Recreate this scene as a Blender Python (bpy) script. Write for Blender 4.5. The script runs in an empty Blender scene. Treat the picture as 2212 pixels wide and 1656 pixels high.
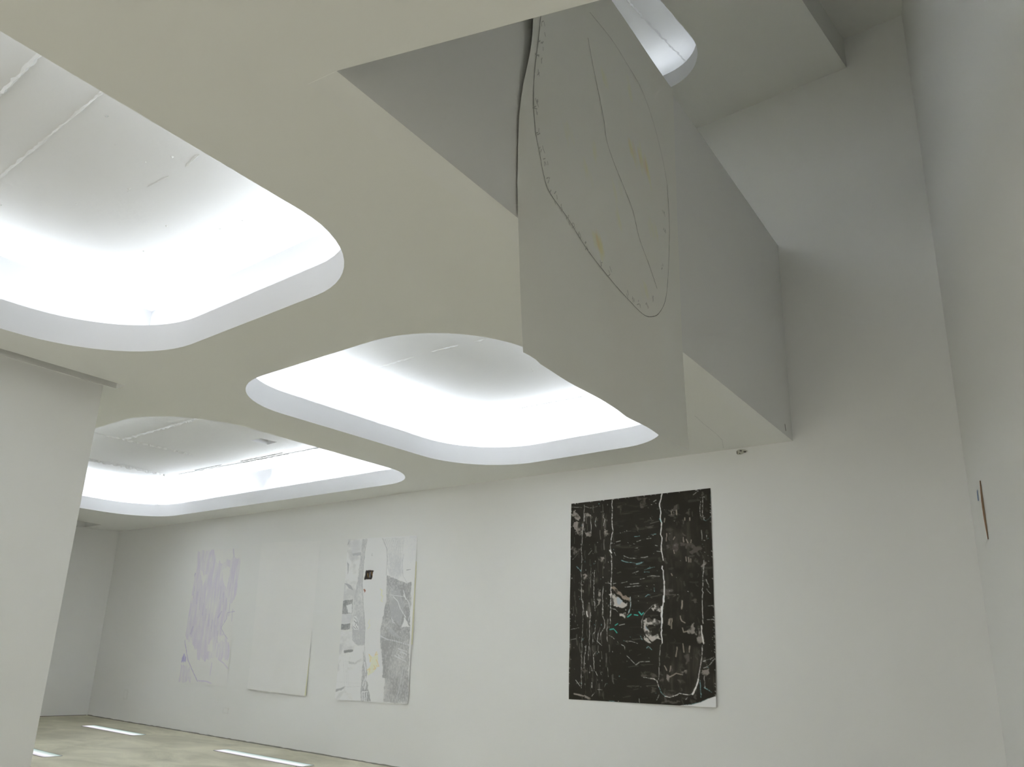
import bpy, bmesh, math, random
import numpy as np
from mathutils import Matrix, Vector
from mathutils.geometry import tessellate_polygon

random.seed(7)
rng = np.random.default_rng(7)
scene = bpy.context.scene

# ------------------------------------------------------------------ camera
cd = bpy.data.cameras.new('camera')
cam = bpy.data.objects.new('camera', cd)
scene.collection.objects.link(cam)
scene.camera = cam
PITCH, YAW, ROLL = (math.radians(v) for v in (17.7825, -40.6129, 1.8222))
fw = Vector((math.sin(YAW)*math.cos(PITCH), math.cos(YAW)*math.cos(PITCH), math.sin(PITCH)))
rt = Vector((math.cos(YAW), -math.sin(YAW), 0.0))
up = rt.cross(fw)
r2 = math.cos(ROLL)*rt + math.sin(ROLL)*up
u2 = -math.sin(ROLL)*rt + math.cos(ROLL)*up
m = Matrix((r2, u2, -fw)).transposed().to_4x4()
m.translation = Vector((0, 0, 1.6))
cam.matrix_world = m
cd.sensor_fit = 'HORIZONTAL'
cd.sensor_width = 36.0
cd.lens = 1777.86/2212*36.0
cd.clip_start = 0.05

# ------------------------------------------------------------------ light, exposure
TUBE = 4.0            # watts per metre of the fluorescent strips hidden in the lower coves
TUBE_UP = 6.0         # the same in the upper storey
TILT = math.radians(56)
TUBE_COL = (0.87, 0.935, 1.0)
FILL_WINDOWS = (2.3, 0.6, 0.6)   # added unseen fill light behind the viewer: right, left, upper storey
FLOOR_LIGHT = 0.80     # luminous floor slots
world = bpy.data.worlds.new('world')
scene.world = world
world.use_nodes = True
world.node_tree.nodes['Background'].inputs[0].default_value = (0.9, 0.95, 1.0, 1)
world.node_tree.nodes['Background'].inputs[1].default_value = 0.0
scene.view_settings.view_transform = 'Standard'
scene.view_settings.look = 'None'
scene.view_settings.gamma = 1.0
scene.view_settings.exposure = 0.47
scene.view_settings.use_curve_mapping = False
cy = scene.cycles
cy.max_bounces = 6
cy.diffuse_bounces = 5
cy.glossy_bounces = 2
cy.use_denoising = True
cy.use_light_tree = True
cy.use_adaptive_sampling = True
cy.adaptive_threshold = 0.2
cy.adaptive_min_samples = 20
cy.sample_clamp_indirect = 8.0
cy.caustics_reflective = False
cy.caustics_refractive = False

# ------------------------------------------------------------------ helpers
PH = math.radians(7.54)          # the ceiling grid leans 7.5 degrees off square with the back wall
YB = 8.408                       # back wall
HC = 3.783                       # lower ceiling
LIP = 4.010                      # top of the cove lips
SLAB = 4.42                      # concrete slab seen inside the coves
UP_C, UP_LIP, UP_SLAB, UP_SLOT = 8.07, 8.285, 8.70, 8.46

def ob(a, b):
    return (a - b*math.sin(PH), b*math.cos(PH))

MATS = {}
def principled(name, col, rough=0.6, spec=0.3):
    mt = bpy.data.materials.new(name)
    mt.use_nodes = True
    b = mt.node_tree.nodes['Principled BSDF']
    b.inputs['Base Color'].default_value = (*col, 1)
    b.inputs['Roughness'].default_value = rough
    b.inputs['Specular IOR Level'].default_value = spec
    MATS[name] = mt
    return mt

def matt(name, col):
    mt = bpy.data.materials.new(name)
    mt.use_nodes = True
    nt = mt.node_tree
    nt.nodes.remove(nt.nodes['Principled BSDF'])
    d = nt.nodes.new('ShaderNodeBsdfDiffuse')
    d.inputs['Color'].default_value = (*col, 1)
    nt.links.new(d.outputs[0], nt.nodes['Material Output'].inputs[0])
    MATS[name] = mt
    return mt, nt, d

def paint(name, col):
    """flat white emulsion"""
    return matt(name, col)[0]

def emitter(name, col, strength):
    mt = bpy.data.materials.new(name)
    mt.use_nodes = True
    nt = mt.node_tree
    nt.nodes.remove(nt.nodes['Principled BSDF'])
    e = nt.nodes.new('ShaderNodeEmission')
    e.inputs[0].default_value = (*col, 1); e.inputs[1].default_value = strength
    nt.links.new(e.outputs[0], nt.nodes['Material Output'].inputs[0])
    MATS[name] = mt
    return mt

def mesh_obj(name, verts, faces, mat, parent=None, smooth=False):
    me = bpy.data.meshes.new(name)
    me.from_pydata([tuple(v) for v in verts], [], faces)
    me.update()
    o = bpy.data.objects.new(name, me)
    scene.collection.objects.link(o)
    if mat: me.materials.append(MATS[mat] if isinstance(mat, str) else mat)
    if parent: o.parent = parent
    if smooth:
        for p in me.polygons: p.use_smooth = True
    return o

def structure(o):
    o['kind'] = 'structure'
    return o

def tag(o, label, cat, group=None):
    o['label'] = label; o['category'] = cat
    if group: o['group'] = group
    return o

class MB:
    def __init__(s): s.v = []; s.f = []
    def add(s, vs, fs):
        n = len(s.v); s.v += [tuple(v) for v in vs]; s.f += [tuple(i + n for i in f) for f in fs]
    def prism(s, poly, z0, z1):
        n = len(poly)
        s.add([(x, y, z0) for x, y in poly] + [(x, y, z1) for x, y in poly],
              [tuple(range(n - 1, -1, -1)), tuple(range(n, 2*n))] +
              [(i, (i + 1) % n, n + (i + 1) % n, n + i) for i in range(n)])
    def box(s, x0, x1, y0, y1, z0, z1):
        s.prism([(x0, y0), (x1, y0), (x1, y1), (x0, y1)], z0, z1)
    def plate(s, outer, holes, z, down=True):
        rings = [[Vector((x, y, 0)) for x, y in outer]] + [[Vector((x, y, 0)) for x, y in h] for h in holes]
        tris = tessellate_polygon(rings)
        pts = [(p.x, p.y, z) for r in rings for p in r]
        out = []
        for t in tris:
            a, b, c = (pts[i] for i in t)
            cr = (b[0]-a[0])*(c[1]-a[1]) - (b[1]-a[1])*(c[0]-a[0])
            out.append(t if (cr < 0) == down else t[::-1])
        s.add(pts, out)
    def band(s, ring, z0, z1):
        n = len(ring)
        s.add([(x, y, z0) for x, y in ring] + [(x, y, z1) for x, y in ring],
              [(i, (i + 1) % n, n + (i + 1) % n, n + i) for i in range(n)])
    def tube(s, p0, p1, r, n=8):
        p0 = Vector(p0); p1 = Vector(p1); d = (p1 - p0).normalized()
        u = d.cross(Vector((0, 0, 1))).normalized(); w = d.cross(u)
        ring = [u*math.cos(2*math.pi*i/n)*r + w*math.sin(2*math.pi*i/n)*r for i in range(n)]
        s.add([p0 + q for q in ring] + [p1 + q for q in ring],
              [(i, (i + 1) % n, n + (i + 1) % n, n + i) for i in range(n)] + [tuple(range(n - 1, -1, -1)), tuple(range(n, 2*n))])
    def build(s, name, mat, parent=None, smooth=False):
        return mesh_obj(name, s.v, s.f, mat, parent, smooth)

def fillet(corners, radii, n=14):
    """rounded polygon through Bezier corners"""
    out = []
    k = len(corners)
    for i in range(k):
        p = Vector(corners[i]); a = Vector(corners[i - 1]); b = Vector(corners[(i + 1) % k])
        r = radii[i]
        s = p + (a - p).normalized()*r; e = p + (b - p).normalized()*r
        c1 = s + (p - s)*0.5523; c2 = e + (p - e)*0.5523
        for j in range(n + 1):
            t = j/n
            q = s*(1-t)**3 + c1*3*t*(1-t)**2 + c2*3*t*t*(1-t) + e*t**3
            out.append((q.x, q.y))
    return out

def offset_ring(ring, d):
    """offset outwards (ring counter-clockwise)"""
    n = len(ring); out = []
    for i in range(n):
        a = Vector(ring[i - 1]); p = Vector(ring[i]); b = Vector(ring[(i + 1) % n])
        t = (b - a).normalized()
        out.append((p.x + t.y*d, p.y - t.x*d))
    return out

# ------------------------------------------------------------------ materials
WALL = (0.90, 0.90, 0.88)
paint('wall_paint', WALL)
paint('ceiling_paint', (0.90, 0.90, 0.87))
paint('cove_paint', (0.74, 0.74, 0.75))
principled('dark_gap', (0.10, 0.098, 0.085), 0.9)
principled('plate_white', (0.86, 0.86, 0.835), 0.5)

def concrete(name, col):
    """painted board-marked concrete: trowel grain, blow holes and blobs"""
    mt, nt, b = matt(name, col)
    N = nt.nodes; L = nt.links
    tc = N.new('ShaderNodeTexCoord')
    n1 = N.new('ShaderNodeTexNoise'); n1.inputs['Scale'].default_value = 7; n1.inputs['Detail'].default_value = 4
    L.new(tc.outputs['Object'], n1.inputs['Vector'])
    vo = N.new('ShaderNodeTexVoronoi'); vo.inputs['Scale'].default_value = 6.5; vo.inputs['Randomness'].default_value = 1
    L.new(tc.outputs['Object'], vo.inputs['Vector'])
    mr = N.new('ShaderNodeMapRange'); mr.inputs['From Min'].default_value = 0.0; mr.inputs['From Max'].default_value = 0.09
    mr.inputs['To Min'].default_value = 1.0; mr.inputs['To Max'].default_value = 0.0
    L.new(vo.outputs['Distance'], mr.inputs['Value'])
    n3 = N.new('ShaderNodeTexNoise'); n3.inputs['Scale'].default_value = 1.6
    L.new(tc.outputs['Object'], n3.inputs['Vector'])
    gt = N.new('ShaderNodeMath'); gt.operation = 'GREATER_THAN'; gt.inputs[1].default_value = 0.56
    L.new(n3.outputs['Fac'], gt.inputs[0])
    mu = N.new('ShaderNodeMath'); mu.operation = 'MULTIPLY'
    L.new(mr.outputs['Result'], mu.inputs[0]); L.new(gt.outputs[0], mu.inputs[1])
    ad = N.new('ShaderNodeMath'); ad.operation = 'MULTIPLY_ADD'; ad.inputs[1].default_value = 1.6
    L.new(mu.outputs[0], ad.inputs[0]); L.new(n1.outputs['Fac'], ad.inputs[2])
    bp = N.new('ShaderNodeBump'); bp.inputs['Strength'].default_value = 0.22; bp.inputs['Distance'].default_value = 0.02
    L.new(ad.outputs[0], bp.inputs['Height']); L.new(bp.outputs['Normal'], b.inputs['Normal'])
    return mt
concrete('painted_concrete', (0.86, 0.86, 0.86))
principled('seam_paint', (0.80, 0.80, 0.79), 0.7)
principled('crack', (0.50, 0.50, 0.49), 0.9)

def screed(name):
    mt, nt, b = matt(name, (0.6, 0.58, 0.48))
    N = nt.nodes; L = nt.links
    tc = N.new('ShaderNodeTexCoord')
    mp = N.new('ShaderNodeMapping'); mp.inputs['Scale'].default_value = (1.0, 1.7, 1)
    mp.inputs['Rotation'].default_value = (0, 0, math.radians(-20))
    L.new(tc.outputs['Object'], mp.inputs['Vector'])
    n1 = N.new('ShaderNodeTexNoise'); n1.inputs['Scale'].default_value = 0.8; n1.inputs['Detail'].default_value = 5
    n1.inputs['Roughness'].default_value = 0.62; n1.inputs['Distortion'].default_value = 0.6
    L.new(mp.outputs['Vector'], n1.inputs['Vector'])
    cr = N.new('ShaderNodeValToRGB')
    cr.color_ramp.elements[0].position = 0.34; cr.color_ramp.elements[0].color = (0.56, 0.535, 0.425, 1)
    cr.color_ramp.elements[1].position = 0.66; cr.color_ramp.elements[1].color = (0.78, 0.745, 0.60, 1)
    L.new(n1.outputs['Fac'], cr.inputs['Fac']); L.new(cr.outputs['Color'], b.inputs['Color'])
    return mt
screed('screed')

# ------------------------------------------------------------------ room shell
RW = 0.324                                   # right wall leans towards the viewer's right
def right_x(y): return -1.65 + RW*(YB - y)
REAR = -7.5
XL = -18.52                                  # far left end wall at the back corner
def left_x(y): return XL - 0.10*(YB - y)
T = 0.25

b = MB(); b.prism([(left_x(REAR) - 1, REAR - 1), (right_x(REAR) + 1, REAR - 1), (right_x(YB) + 1, YB + 1), (XL - 1, YB + 1)], -0.2, 0.0)
floor = structure(b.build('floor', 'screed'))

b = MB(); b.prism([(XL - T, YB), (right_x(YB) + T, YB), (right_x(YB) + T, YB + T), (XL - T, YB + T)], 0, 9.2)
wall_back = structure(b.build('wall_back', 'wall_paint'))
b = MB(); b.prism([(right_x(YB), YB), (right_x(REAR), REAR), (right_x(REAR) + T, REAR), (right_x(YB) + T, YB)][::-1], 0, 9.2)
wall_right = structure(b.build('wall_right', 'wall_paint'))
b = MB(); b.prism([(left_x(YB), YB), (left_x(REAR), REAR), (left_x(REAR) - T, REAR), (left_x(YB) - T, YB)], 0, 9.2)
wall_left = structure(b.build('wall_left', 'wall_paint'))
b = MB(); b.prism([(left_x(REAR) - T, REAR - T), (right_x(REAR) + T, REAR - T), (right_x(REAR) + T, REAR), (left_x(REAR) - T, REAR)], 0, 9.2)
wall_rear = structure(b.build('wall_rear', 'wall_paint'))

# glowing glazing added out of view behind the viewer as fill light
for k, st in enumerate(FILL_WINDOWS): emitter('fill_glow_%d' % (k + 1), (1.0, 0.99, 0.97), st)
principled('frame_metal', (0.35, 0.35, 0.34), 0.4)
for k, (x0, x1, z0, z1) in enumerate(((-6.6, 1.6, 0.25, 2.7), (-16.5, -8.6, 0.25, 2.7), (-6.6, 1.6, 5.3, 6.9))):
    m_ = MB()
    y0, y1 = REAR + 0.002, REAR + 0.07
    m_.box(x0 - 0.08, x0, y0, y1, z0 - 0.08, z1 + 0.08); m_.box(x1, x1 + 0.08, y0, y1, z0 - 0.08, z1 + 0.08)
    m_.box(x0, x1, y0, y1, z0 - 0.08, z0); m_.box(x0, x1, y0, y1, z1, z1 + 0.08)
    w = structure(m_.build('window_%d' % (k + 1), 'frame_metal'))
    n = 1; st = (x1 - x0)/n
    for i in range(n):
        m_ = MB(); m_.add([(x0 + i*st + 0.03, y0 + 0.02, z0), (x0 + (i + 1)*st - 0.03, y0 + 0.02, z0), (x0 + (i + 1)*st - 0.03, y0 + 0.02, z1), (x0 + i*st + 0.03, y0 + 0.02, z1)], [(3, 2, 1, 0)])
        m_.build('fill_pane', 'fill_glow_%d' % (k + 1), w)

# free-standing partition on the left; it runs up into a slot in the ceiling
PA0, PA1, PB1 = -7.55, -7.17, 3.085
b = MB(); b.prism([ob(PA0, -3.6), ob(PA1, -3.6), ob(PA1, PB1), ob(PA0, PB1)], 0, 4.56)
structure(b.build('wall_partition', 'wall_paint'))

# ------------------------------------------------------------------ lower ceiling with coves
A0 = (-2.369, 1.62)                          # corner of the void
P3 = (-3.25, YB)                             # parapet meets the back wall
AD = Vector((1.05, 0.34)).normalized()       # near edge of the void
# near edge meets the right wall
t_end = (right_x(A0[1]) - A0[0])/(AD.x + RW*AD.y)
A_END = (A0[0] + AD.x*t_end, A0[1] + AD.y*t_end)

COVES = [   # corners near-left, near-right, far-right, far-left in the leaning grid; radii; inner-wall setback
    dict(c=[(-6.64, -1.0), (-3.12, -1.0), (-3.125, 2.988), (-6.45, 2.988)], r=[0.95, 0.9, 0.76, 1.0], k=0.82),
    dict(c=[(-6.43, 3.785), (-3.15, 3.785), (-3.15, 7.735), (-6.23, 7.87)], r=[0.86, 1.0, 0.72, 1.05], k=1.2),
    dict(c=[(-14.85, 3.80), (-7.19, 3.80), (-7.13, 7.868), (-14.86, 7.85)], r=[1.0, 1.02, 0.8, 1.0], k=1.5),
    dict(c=[(-14.85, -1.0), (-8.2, -1.0), (-8.2, 2.988), (-14.85, 2.988)], r=[1.0]*4, k=1.5),  # unseen cove behind the partition, added to brighten the left end
]
SETBACK = 0.19
def cove_rings(cv, to=ob):
    lip = fillet([to(*c) for c in cv['c']], cv['r'])
    (a0, b0), (a1, b1), (a2, b2_), (a3, b3) = cv['c']
    SET = cv.get('set', SETBACK)
    inner = [to(a0 - SET, b0 - SET), to(a1 + SET, b1 - SET), to(a2 + SET, b2_ + SET), to(a3 - SET, b3 + SET)]
    return lip, inner

SLOT1 = [ob(PA1 + 0.015, -3.6), ob(-6.99, -3.6), ob(-6.985, 3.215), ob(PA1 + 0.015, 3.205)]
SLOT2 = [(-18.5, 6.85), (-17.45, 6.85), (-17.725, 7.655), (-18.5, 7.655)]
outer = [(left_x(REAR), REAR), (right_x(REAR), REAR), A_END, A0, P3, (XL, YB)]
holes = [cove_rings(c)[0] for c in COVES] + [SLOT1, SLOT2]
b = MB(); b.plate(outer, holes, HC)
for s in (SLOT1, SLOT2):                     # recessed shadow slots
    b.band(s, HC, HC + 0.78); b.plate(s, [], HC + 0.78)
ceiling = structure(b.build('ceiling', 'ceiling_paint'))

def strip_light(p0, p1, z, watts, parent, gaps=()):
    """fluorescent battens lying in the trough behind a lip; gaps are (from, to) fractions left unlit"""
    p0 = Vector(p0); p1 = Vector(p1); L = (p1 - p0).length; d = (p1 - p0).normalized()
    ends = [0.12/L] + [v for g in gaps for v in g] + [1 - 0.12/L]
    for s, e in zip(ends[::2], ends[1::2]):
        if e - s < 0.03: continue
        ld = bpy.data.lights.new('fluorescent_batten', 'AREA')
        ld.shape = 'RECTANGLE'; ld.size = (e - s)*L; ld.size_y = 0.05
        ld.energy = watts*ld.size; ld.color = TUBE_COL
        o = bpy.data.objects.new('fluorescent_batten', ld); scene.collection.objects.link(o)
        c = p0 + d*(L*(s + e)/2)
        x = Vector((d.x, d.y, 0)); inw = Vector((-d.y, d.x, 0))          # battens lean a little into the cove
        zz = -(Vector((0, 0, 1))*math.cos(TILT) + inw*math.sin(TILT)); y = zz.cross(x)
        mm = Matrix((x, y, zz)).transposed().to_4x4(); mm.translation = Vector((c.x, c.y, z))
        o.matrix_world = mm
        o.parent = parent

def make_cove(cv, zc, zl, zs, ceil, mat_t, to=ob, gaps=None, box_hole=None):
    lip, inner = cove_rings(cv, to)
    m_ = MB()
    out_ = offset_ring(lip, 0.025)
    m_.band(lip[::-1], zc, zl); m_.band(out_, zc, zl)
    n = len(lip)
    m_.add([(x, y, zl) for x, y in lip] + [(x, y, zl) for x, y in out_], [(i, (i + 1) % n, n + (i + 1) % n, n + i) for i in range(n)])
    l = m_.build('cove_lip', 'cove_paint', ceil, smooth=True)
    m_ = MB(); m_.band(inner[::-1], zc + 0.002, zs); m_.build('cove_wall', 'cove_paint', l)
    m_ = MB(); m_.plate(inner, [box_hole] if box_hole else [], zs)
    if box_hole:
        m_.band(box_hole, zs, zs + 0.16); m_.plate(box_hole, [], zs + 0.16)
    m_.build('concrete_slab', 'painted_concrete', l)
    mid = [tuple((Vector(p)*0.5 + Vector(q)*0.5)) for p, q in zip([to(*c) for c in cv['c']], inner)]
    for i in range(4):
        strip_light(mid[i], mid[(i + 1) % 4], zc + 0.20, mat_t, l, (gaps or {}).get(i, ()))
    return l

lips = []
for i, cv in enumerate(COVES):
    bh = [(-10.73, 6.58), (-10.48, 6.58), (-10.47, 6.86), (-10.75, 6.88)] if i == 2 else None
    lips.append(make_cove(cv, HC, LIP, SLAB, ceiling, TUBE*cv.get('k', 1.0), box_hole=bh, gaps={2: ((0.535, 0.575),)} if i == 2 else None))

def ridge(pts, z, w, h, mat, parent, name='formwork_seam', jit=0.5):
    """a rough plaster ridge hanging from the slab along a formwork joint"""
    ps = []
    for (x0, y0), (x1, y1) in zip(pts, pts[1:]):
        L = math.hypot(x1 - x0, y1 - y0); n = max(2, int(L/0.035))
        ps += [(x0 + (x1 - x0)*k/n, y0 + (y1 - y0)*k/n) for k in range(n)]
    ps.append(pts[-1])
    vs, fs = [], []
    for k, (x, y) in enumerate(ps):
        j = min(k + 1, len(ps) - 1); i = max(k - 1, 0)
        d = Vector((ps[j][0] - ps[i][0], ps[j][1] - ps[i][1])).normalized(); nx, ny = -d.y, d.x
        q = 1 + jit*(random.random()*2 - 1); ww = w*q/2; o = w*0.35*jit*(random.random()*2 - 1)
        hh = h*(1 + jit*(random.random()*2 - 1))
        if k in (0, len(ps) - 1): ww *= 0.3; hh *= 0.2
        vs += [(x + nx*(o - ww), y + ny*(o - ww), z + 0.001), (x + nx*o, y + ny*o, z - hh), (x + nx*(o + ww), y + ny*(o + ww), z + 0.001)]
    for k in range(len(ps) - 1):
        a = 3*k
        fs += [(a, a + 3, a + 4, a + 1), (a + 1, a + 4, a + 5, a + 2)]
    return mesh_obj(name, vs, fs, mat, parent)

seams = [
    (0, [(-3.15, 1.415), (-4.0, 1.41), (-6.5, 1.385)], 0.018, 0.008, 'seam_paint'),
    (0, [(-3.12, 1.075), (-3.9, 1.07), (-6.4, 1.045)], 0.024, 0.014, 'seam_paint'),
    (0, [(-4.35, 2.06), (-4.55, 2.08)], 0.014, 0.007, 'seam_paint'),
    (0, [(-4.74, 2.07), (-4.99, 2.05)], 0.010, 0.005, 'seam_paint'),
    (1, [(-6.8, 5.41), (-5.98, 5.41)], 0.022, 0.010, 'seam_paint'),
    (1, [(-5.72, 5.40), (-5.36, 5.42)], 0.014, 0.008, 'seam_paint'),
    (1, [(-5.17, 5.45), (-5.02, 5.45)], 0.020, 0.010, 'seam_paint'),
    (1, [(-6.71, 7.48), (-5.35, 7.52)], 0.014, 0.004, 'crack'),
    (2, [(-12.27, 4.6), (-12.34, 5.40)], 0.05, 0.014, 'seam_paint'),
    (2, [(-12.34, 5.40), (-12.42, 6.6)], 0.085, 0.018, 'seam_paint'),
    (2, [(-12.38, 5.43), (-10.1, 5.43)], 0.050, 0.018, 'seam_paint'),
    (2, [(-14.30, 5.4), (-14.30, 6.2), (-14.40, 6.8), (-14.46, 7.28)], 0.05, 0.035, 'seam_paint'),
    (2, [(-14.2, 7.33), (-12.3, 7.40)], 0.020, 0.006, 'crack'),
    (2, [(-13.6, 7.30), (-12.72, 7.31)], 0.016, 0.008, 'crack'),
    (2, [(-12.4, 7.40), (-10.2, 7.43)], 0.030, 0.010, 'crack'),
    (2, [(-12.2, 7.33), (-11.0, 7.34)], 0.020, 0.010, 'crack'),
]
for k, pts, w, h, mt in seams: ridge(pts, SLAB, w, h, mt, lips[k])
# drips of paint on the slabs
def blob(x, y, z, r, mat, parent):
    vs = [(x, y, z - r*0.7)]; n = 7
    for k in range(n):
        a = 2*math.pi*k/n; q = r*(0.7 + 0.6*random.random())
        vs.append((x + q*math.cos(a), y + q*math.sin(a)*0.8, z + 0.001))
    mesh_obj('paint_blob', vs, [(0, k + 1, (k + 1) % n + 1) for k in range(n)], mat, parent)
for k, (x0, x1, y0, y1), cnt in ((0, (-6.2, -3.7, 0.8, 2.7), 26), (1, (-6.3, -3.6, 4.3, 7.6), 14), (2, (-12.8, -8.4, 4.6, 7.5), 22)):
    for _ in range(cnt):
        blob(random.uniform(x0, x1), random.uniform(y0, y1), SLAB, random.uniform(0.005, 0.014), 'crack' if random.random() < 0.18 else 'seam_paint', lips[k])

# ------------------------------------------------------------------ parapet round the void and the upper storey
def wall_strip(p, q, th, z0, z1, name, mat='wall_paint'):
    p = Vector(p); q = Vector(q); d = (q - p).normalized(); nrm = Vector((-d.y, d.x))*th
    m_ = MB(); m_.prism([tuple(p), tuple(q), tuple(q + nrm), tuple(p + nrm)], z0, z1)
    return structure(m_.build(name, mat))
parapet = wall_strip(A0, P3, 0.16, HC - 0.001, 6.09, 'wall_parapet')
wall_strip(A_END, A0, 0.16, HC + 0.0005, 6.09, 'wall_parapet_near')
b = MB()
b.prism([(left_x(REAR), REAR), (right_x(REAR), REAR), (A_END[0], A_END[1] - 0.1), (A0[0] - 0.12, A0[1] - 0.1), (P3[0] - 0.1, YB), (XL, YB)], 4.62, 4.95)
structure(b.build('floor_upper', 'screed'))

UCOVES = [dict(c=[(-6.9, 3.4), (-3.40, 3.4), (-3.455, 7.485), (-6.9, 7.485)], r=[0.7, 0.7, 0.62, 0.7], set=0.6),
          dict(c=[(-6.9, -1.6), (-3.40, -1.6), (-3.40, 2.4), (-6.9, 2.4)], r=[0.7]*4)]  # unseen second cove, added to light the upper storey off its floor
ident = lambda x, y: (x, y)
SX = -2.292                                   # the upper ceiling stops short of the right wall
b = MB()
b.plate([(left_x(REAR), REAR), (SX, REAR), (SX, YB), (XL, YB)], [cove_rings(c, ident)[0] for c in UCOVES], UP_C)
b.add([(SX, REAR, UP_C), (SX, YB, UP_C), (SX, YB, UP_SLOT), (SX, REAR, UP_SLOT)], [(0, 1, 2, 3)])
b.plate([(SX, REAR), (right_x(REAR), REAR), (right_x(YB), YB), (SX, YB)], [], UP_SLOT)
ceiling_up = structure(b.build('ceiling_upper', 'ceiling_paint'))
for i, cv in enumerate(UCOVES):
    l = make_cove(cv, UP_C, UP_LIP, UP_SLAB, ceiling_up, TUBE_UP*(0.27 if i == 0 else 7.0), to=ident,
                  gaps={1: ((0.77, 0.99),), 2: ((0.02, 0.15),)} if i == 0 else None)
    if i == 0:
        ridge([(-4.07, 3.6), (-4.07, 7.22), (-4.05, 7.95)], UP_SLAB, 0.03, 0.014, 'seam_paint', l)

# ------------------------------------------------------------------ floor slots of light
def floor_light(x0, x1, y0, y1, label):
    root = bpy.data.objects.new('floor_light', None); scene.collection.objects.link(root)
    cx, cyy = (x0 + x1)/2, (y0 + y1)/2
    root.location = (cx, cyy, 0)
    tag(root, label, 'light', 'luminous slots in the floor')
    w, d = (x1 - x0)/2, (y1 - y0)/2
    ring = fillet([(-w, -d), (w, -d), (w, d), (-w, d)], [0.035]*4, 4)
    out_ = offset_ring(ring, 0.018)
    n = len(ring)
    m_ = MB()
    m_.add([(x, y, 0.004) for x, y in ring] + [(x, y, 0.004) for x, y in out_] + [(x, y, 0.0005) for x, y in out_],
           [(i, (i + 1) % n, n + (i + 1) % n, n + i)[::-1] for i in range(n)] +
           [(n + i, n + (i + 1) % n, 2*n + (i + 1) % n, 2*n + i)[::-1] for i in range(n)])
    m_.build('rim', 'steel_rim', root)
    m_ = MB(); m_.plate(ring, [], 0.003, down=False)
    m_.build('diffuser', 'floor_glow', root)
principled('steel_rim', (0.30, 0.30, 0.28), 0.45)
fg = emitter('floor_glow', (1, 1, 1), FLOOR_LIGHT)
fg.cycles.emission_sampling = 'NONE'
nt = fg.node_tree
tc = nt.nodes.new('ShaderNodeTexCoord'); sx = nt.nodes.new('ShaderNodeSeparateXYZ')
nt.links.new(tc.outputs['Object'], sx.inputs[0])
cr = nt.nodes.new('ShaderNodeValToRGB')
mr = nt.nodes.new('ShaderNodeMapRange'); mr.inputs['From Min'].default_value = -0.12; mr.inputs['From Max'].default_value = 0.12
nt.links.new(sx.outputs['Y'], mr.inputs['Value']); nt.links.new(mr.outputs['Result'], cr.inputs['Fac'])
e = cr.color_ramp.elements
e[0].position = 0.0; e[0].color = (0.66, 0.60, 0.68, 1); e[1].position = 1.0; e[1].color = (0.38, 0.52, 0.46, 1)
q = e.new(0.40); q.color = (0.95, 0.97, 1.0, 1)
nt.links.new(cr.outputs['Color'], nt.nodes['Emission'].inputs['Color'])
floor_light(-16.45, -14.5, 7.39, 7.63, 'luminous slot in the floor nearest the far left corner')
floor_light(-12.02, -9.88, 7.42, 7.65, 'luminous slot in the floor below the white sheet and pencil drawing')
floor_light(-14.75, -12.61, 5.24, 5.48, 'luminous slot in the floor half hidden by the left partition')

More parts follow.
